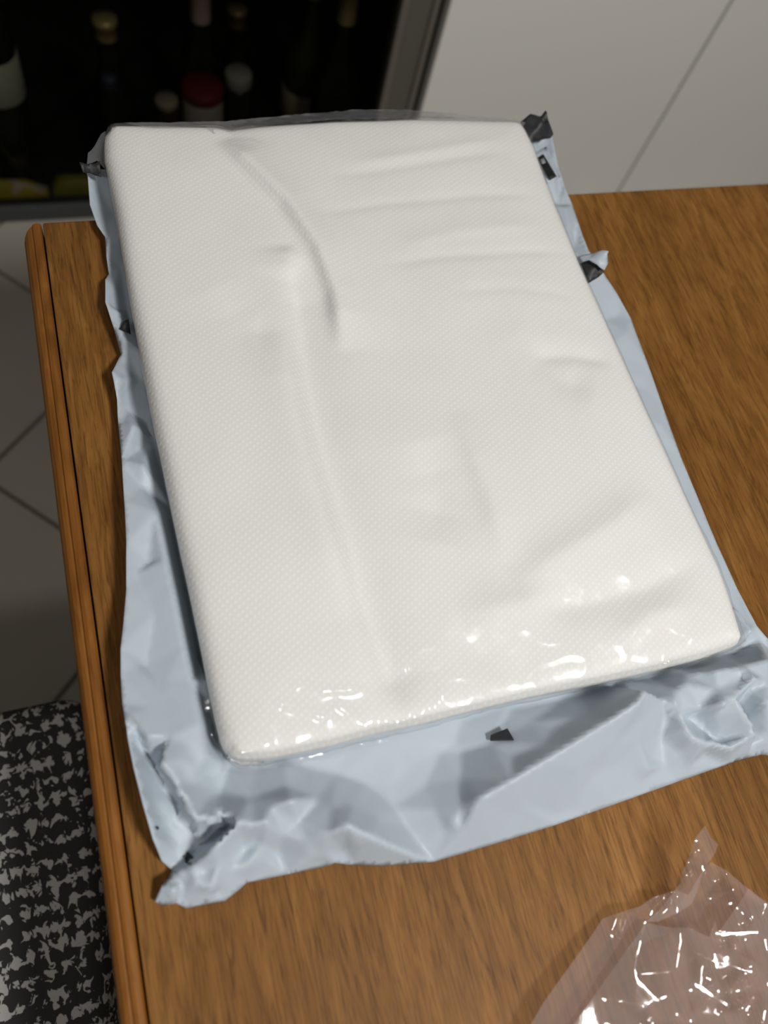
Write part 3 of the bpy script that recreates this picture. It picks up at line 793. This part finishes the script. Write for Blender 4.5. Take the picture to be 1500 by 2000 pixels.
FL = [Crease([(534, 1368), (590, 1378), (645, 1404)], .0030, .0016, .0030, .15), Crease([(560, 1330), (623, 1348), (726, 1342)], .0026, .0018, .0030, .2),
      Crease([(806, 1339), (800, 1385), (795, 1424)], .0034, .0018, .0018, .1), Crease([(743, 1397), (770, 1408), (797, 1424)], .0026, .0016, .0016, .1), Crease([(838, 1370), (815, 1400), (797, 1424)], .0030, .0016, .0016, .1),
      Crease([(654, 1368), (690, 1395), (708, 1417)], .0028, .0016, .0022, .12), Crease([(735, 1397), (720, 1405), (708, 1417)], .0026, .0016, .0016, .12), Crease([(775, 1180), (782, 1260), (800, 1330)], .0016, .0016, .0022, .2),
      Crease([(1250, 1330), (1290, 1312), (1312, 1285)], .0034, .0018, .0022, .15), Crease([(1265, 1322), (1296, 1300), (1306, 1275)], .0026, .0014, .0016, .15), Crease([(870, 1340), (850, 1372), (846, 1392)], .0024, .0016, .0016, .15),
      Crease([(1340, 1255), (1362, 1220), (1352, 1205)], .0020, .0022, .0022, .2), Crease([(450, 1470), (490, 1462), (540, 1440)], .0024, .002, .002, .15), Crease([(500, 1480), (520, 1455), (520, 1430)], .0022, .002, .002, .15),
      Crease([(435, 292), (490, 290), (520, 300)], .0016, .003, .002, .2), Crease([(260, 262), (340, 258), (450, 250)], .0020, .003, .002, .2)]
def pack_mesh(name, material, off, film=False, nu=110, nw=170):
    Wd, Ld = .345, .475
    R = .0125 + off; RP = .011
    hz = (PT - PB) / 2 + off; zc = (PT + PB) / 2 + off * .4
    th = [-90 + 180 * i / 13 for i in range(14)]
    def side(R): return [(R * (1 - abs(math.cos(math.radians(a))) ** .75), math.sin(math.radians(a))) for a in th]
    def axis(L, nn, R, R2):
        return side(R) + [(R + (L - R - R2) * k / nn, 1.0) for k in range(1, nn)] + [(L - i, s) for i, s in reversed(side(R2))]
    au, aw = axis(Wd, nu, R * 1.9, R), axis(Ld, nw, R * .9, R)
    if film:                              # finer where the wrap is creased, near the front
        a0, b0 = R * .9, Ld - R
        aw = side(R * .9) + [(a0 + .0012 * k, 1.0) for k in range(1, 92)] + [(a0 + .1092 + (b0 - a0 - .1092) * k / 80, 1.0) for k in range(1, 80)] + [(Ld - i, t_) for i, t_ in reversed(side(R))]
    cen = coons(.5, .5)
    V, idx = [], []
    for u, su in au:
        row = []
        for w, sw in aw:
            iu, iw = min(u, Wd - u), min(w, Ld - w); x, y = u, w
            rp = RP if not (w < Ld / 2 and u > Wd / 2) else .006
            if iu < rp and iw < rp:
                a, b = rp - iu, rp - iw; k = max(a, b) / max(1e-9, math.hypot(a, b)); a *= k; b *= k
                x = rp - a if u < Wd / 2 else Wd - rp + a; y = rp - b if w < Ld / 2 else Ld - rp + b
            p = coons(x / Wd, y / Ld)
            s = min(su, sw); q = math.copysign(abs(s) ** .62, s)
            zz = zc + hz * q
            px_, py_ = p.x, p.y
            if off: 
                e = (p - cen); px_ += e.x / Wd * 2 * off; py_ += e.y / Ld * 2 * off
            if s > .0:
                k = s * s
                edge = min(1, min(iu, iw) / .03)
                hsum = sum(c.h(p.x, p.y) for c in CL) * (.35 + .65 * edge)
                nz = noise.noise(Vector((p.x * 11, p.y * 9, 1.3))) * .0026 + noise.noise(Vector((p.x * 30, p.y * 26, 7.3))) * .0007
                zz += k * (hsum + nz)
                # the pack sags a little towards its rim
                zz -= .0035 * (1 - min(1, min(iu, iw) / .06)) ** 2 * k
            if not film and s < .9:      # folded layers show as fine ridges on the sides
                r_ = .0007 * math.sin(zz * 2 * math.pi / .0052 + 2 * noise.noise(Vector((p.x * 14, p.y * 14, 0))))
                e = (p - cen).normalized(); px_ += e.x * r_; py_ += e.y * r_
            if film:
                hh = sum(c.h(p.x, p.y) for c in FL)
                fr_ = max(0, 1 - iw / .10) if w < Ld / 2 else max(0, .6 - iw / .08)
                a = abs(noise.noise(Vector((p.x * 55, p.y * 75, zz * 60)))); b = abs(noise.noise(Vector((p.x * 24, p.y * 30, 4))))
                wr = .4 * fr_ * (.0020 * (1 - min(1, a * 3.2)) + .0016 * (1 - min(1, b * 3))) + .0004 * (1 - min(1, b * 2.5))
                if s > -.2: zz += hh + wr * (1 if s > .5 else .5)
                if s < .9:
                    e = (p - cen).normalized(); px_ += e.x * wr * 1.2; py_ += e.y * wr * 1.2
            row.append(len(V)); V.append((px_, py_, max(zz, TZ + .0022)))
        idx.append(row)
    Fc = [(idx[i][j], idx[i + 1][j], idx[i + 1][j + 1], idx[i][j + 1]) for i in range(len(idx) - 1) for j in range(len(idx[0]) - 1)]
    loop = idx[0] + [r_[-1] for r_ in idx[1:]] + idx[-1][-2::-1] + [r_[0] for r_ in idx[-2:0:-1]]
    if not film: Fc.append(tuple(loop))
    return mk(name, V, Fc, material, pk, True)
tag(pack_mesh('folded_fabric', M_CLOTH, 0.0), label='folded white fabric with embossed dots')
wrap = tag(pack_mesh('plastic_wrap', M_WRAP, .0009, True, nu=230), label='clear shiny plastic wrap')
def wpatch(name, pts, nodes, material, label, step=.0028, wrinkle=.001, seed=2.0):
    v, f = crumple_sheet(hpts(pts), hpts(nodes), step, 1, wrinkle, 90, seed)
    return tag(mk(name, v, f, material, pk, True), label=label)
# excess wrap standing off the pack
wpatch('wrap_seam', [(418, 262, 46), (452, 256, 46), (500, 247, 45), (640, 234, 44), (800, 231, 43), (940, 234, 43), (1022, 246, 42), (1026, 240, 38), (1005, 233, 34), (900, 224, 32), (790, 215, 32), (700, 215, 33), (560, 226, 36), (440, 238, 42), (330, 240, 44), (240, 240, 42), (300, 250, 46), (400, 247, 46)],
       [(700, 225, 38), (850, 226, 38), (560, 237, 41)], M_WRAPEDGE, 'grey doubled wrap seam along the far edge')
wpatch('wrap_corner', [(205, 250, 40), (198, 262, 34), (186, 285, 28), (172, 300, 24), (170, 322, 22), (190, 316, 24), (204, 330, 26), (206, 285, 32)], [(192, 300, 27)], M_WRAPEDGE, 'folded wrap at the far left corner')
wpatch('wrap_corner', [(1418, 1180, 26), (1432, 1205, 18), (1446, 1240, 14), (1463, 1256, 13), (1460, 1278, 12), (1440, 1288, 10), (1400, 1296, 10), (1340, 1312, 10), (1300, 1322, 12), (1345, 1298, 16), (1422, 1268, 18)], [(1440, 1262, 20), (1450, 1275, 8), (1400, 1285, 16)], M_WRAP, 'clear wrap folded out at the front right corner')
wpatch('wrap_corner', [(384, 1290, 22), (392, 1300, 24), (404, 1345, 22), (412, 1390, 18), (428, 1450, 14), (440, 1492, 8), (430, 1494, 6), (408, 1470, 8), (395, 1440, 12), (400, 1390, 16), (396, 1340, 20)], [(412, 1430, 18), (404, 1400, 12)], M_WRAP, 'clear wrap folded out on the left side')
wpatch('wrap_corner', [(440, 1488, 12), (520, 1492, 10), (600, 1478, 10), (680, 1458, 10), (740, 1445, 10), (760, 1446, 8), (660, 1480, 7), (560, 1500, 6), (470, 1512, 6), (430, 1508, 6)], [(500, 1502, 12), (600, 1488, 11), (560, 1490, 6)], M_WRAP, 'clear wrap bunched along the front edge')

# ------------------------------------------------------------------ loose clear film at the lower right
lf = thing('loose_plastic_film', 'crumpled pinkish clear plastic film at the near right of the table', 'plastic film', tuple(at(1350, 1900, TZ)))
rs = random.Random(11)
def rnd_nodes(x0, x1, y0, y1, n, h0, h1):
    return [(rs.uniform(x0, x1), rs.uniform(y0, y1), rs.uniform(h0, h1)) for _ in range(n)]
OA = [(1177, 1794, 6), (1215, 1781, 14), (1250, 1770, 8), (1276, 1752, 14), (1300, 1745, 8), (1320, 1738, 14), (1345, 1748, 10), (1372, 1700, 14), (1388, 1683, 16), (1418, 1700, 13), (1458, 1733, 12), (1500, 1764, 14), (1560, 1800, 12), (1680, 1900, 12), (1700, 2050, 12), (1560, 2180, 10), (1250, 2200, 5), (1060, 2120, 8), (1020, 2030, 12), (1060, 1960, 14), (1110, 1890, 12), (1150, 1835, 10)]
IA = [(1265, 1798, 4), (1225, 1790, 5), (1262, 1770, 12), (1272, 1775, 5), (1300, 1790, 10), (1330, 1812, 16), (1392, 1822, 8), (1200, 1840, 7), (1160, 1900, 8), (1120, 1960, 10), (1180, 1980, 6), (1240, 1900, 2), (1230, 1990, 2), (1400, 1720, 5), (1430, 1740, 14), (1422, 1762, 6), (1370, 1760, 7)] + rnd_nodes(1290, 1600, 1780, 2120, 34, 2, 13)
inA = inside([(a[0], a[1]) for a in OA], np.array([p[0] for p in IA]), np.array([p[1] for p in IA]))
IA = [p for p, k in zip(IA, inA) if k]
v, f = crumple_sheet(hpts(OA), hpts(IA), .0026, 0, .0004, 60, 5.0, TZ + .0008)
mk('film_sheet', v, f, M_LOOSE, lf, True)
OB = [(1262, 1802, 12), (1310, 1812, 18), (1345, 1812, 24), (1385, 1830, 20), (1397, 1797, 32), (1402, 1822, 26), (1440, 1770, 22), (1462, 1735, 24), (1500, 1768, 22), (1620, 1840, 20), (1650, 2000, 20), (1500, 2140, 20), (1200, 2140, 14), (1100, 2030, 12), (1160, 1945, 13), (1215, 1868, 13)]
IB = [(1300, 1840, 24), (1340, 1880, 22), (1318, 1840, 20), (1365, 1905, 16), (1388, 1850, 22), (1392, 1900, 20.8), (1410, 1838, 17), (1430, 1860, 24.2), (1432, 1895, 23), (1450, 1905, 30), (1375, 1890, 30), (1400, 1922, 17), (1455, 1850, 18), (1445, 1830, 28), (1475, 1880, 30), (1490, 1895, 22), (1350, 1935, 26), (1420, 1940, 18), (1455, 1970, 30), (1400, 1980, 17), (1365, 1970, 25), (1340, 1990, 16), (1300, 1950, 28), (1250, 1900, 21), (1280, 2000, 27), (1480, 1930, 18), (1500, 1960, 26), (1470, 1800, 26), (1490, 1830, 18), (1440, 1800, 16), (1375, 1960, 17), (1380, 1935, 28)] + rnd_nodes(1250, 1600, 1960, 2110, 18, 12, 28)
inB = inside([(a[0], a[1]) for a in OB], np.array([p[0] for p in IB]), np.array([p[1] for p in IB]))
IB = [p for p, k in zip(IB, inB) if k]
v, f = crumple_sheet(hpts(OB), hpts(IB), .0024, 0, .0004, 70, 9.0, TZ + .004)
mk('film_fold', v, f, M_LOOSE, lf, True)
OS = [(1262, 1800, 14), (1290, 1775, 16), (1315, 1742, 22), (1328, 1725, 26), (1331, 1705, 28), (1340, 1688, 30), (1357, 1638, 36), (1377, 1612, 40), (1388, 1636, 38), (1403, 1649, 36), (1396, 1668, 30), (1386, 1682, 27), (1372, 1706, 24), (1362, 1740, 20), (1352, 1765, 18), (1320, 1785, 16), (1285, 1800, 14)]
IS = [(1362, 1660, 40), (1380, 1655, 32), (1350, 1695, 34), (1365, 1690, 24), (1342, 1725, 30), (1340, 1750, 20), (1310, 1775, 20)]
v, f = crumple_sheet(hpts(OS), hpts(IS), .0022, 0, .0004, 110, 4.0)
mk('film_strip', v, f, M_LOOSE, lf, True)
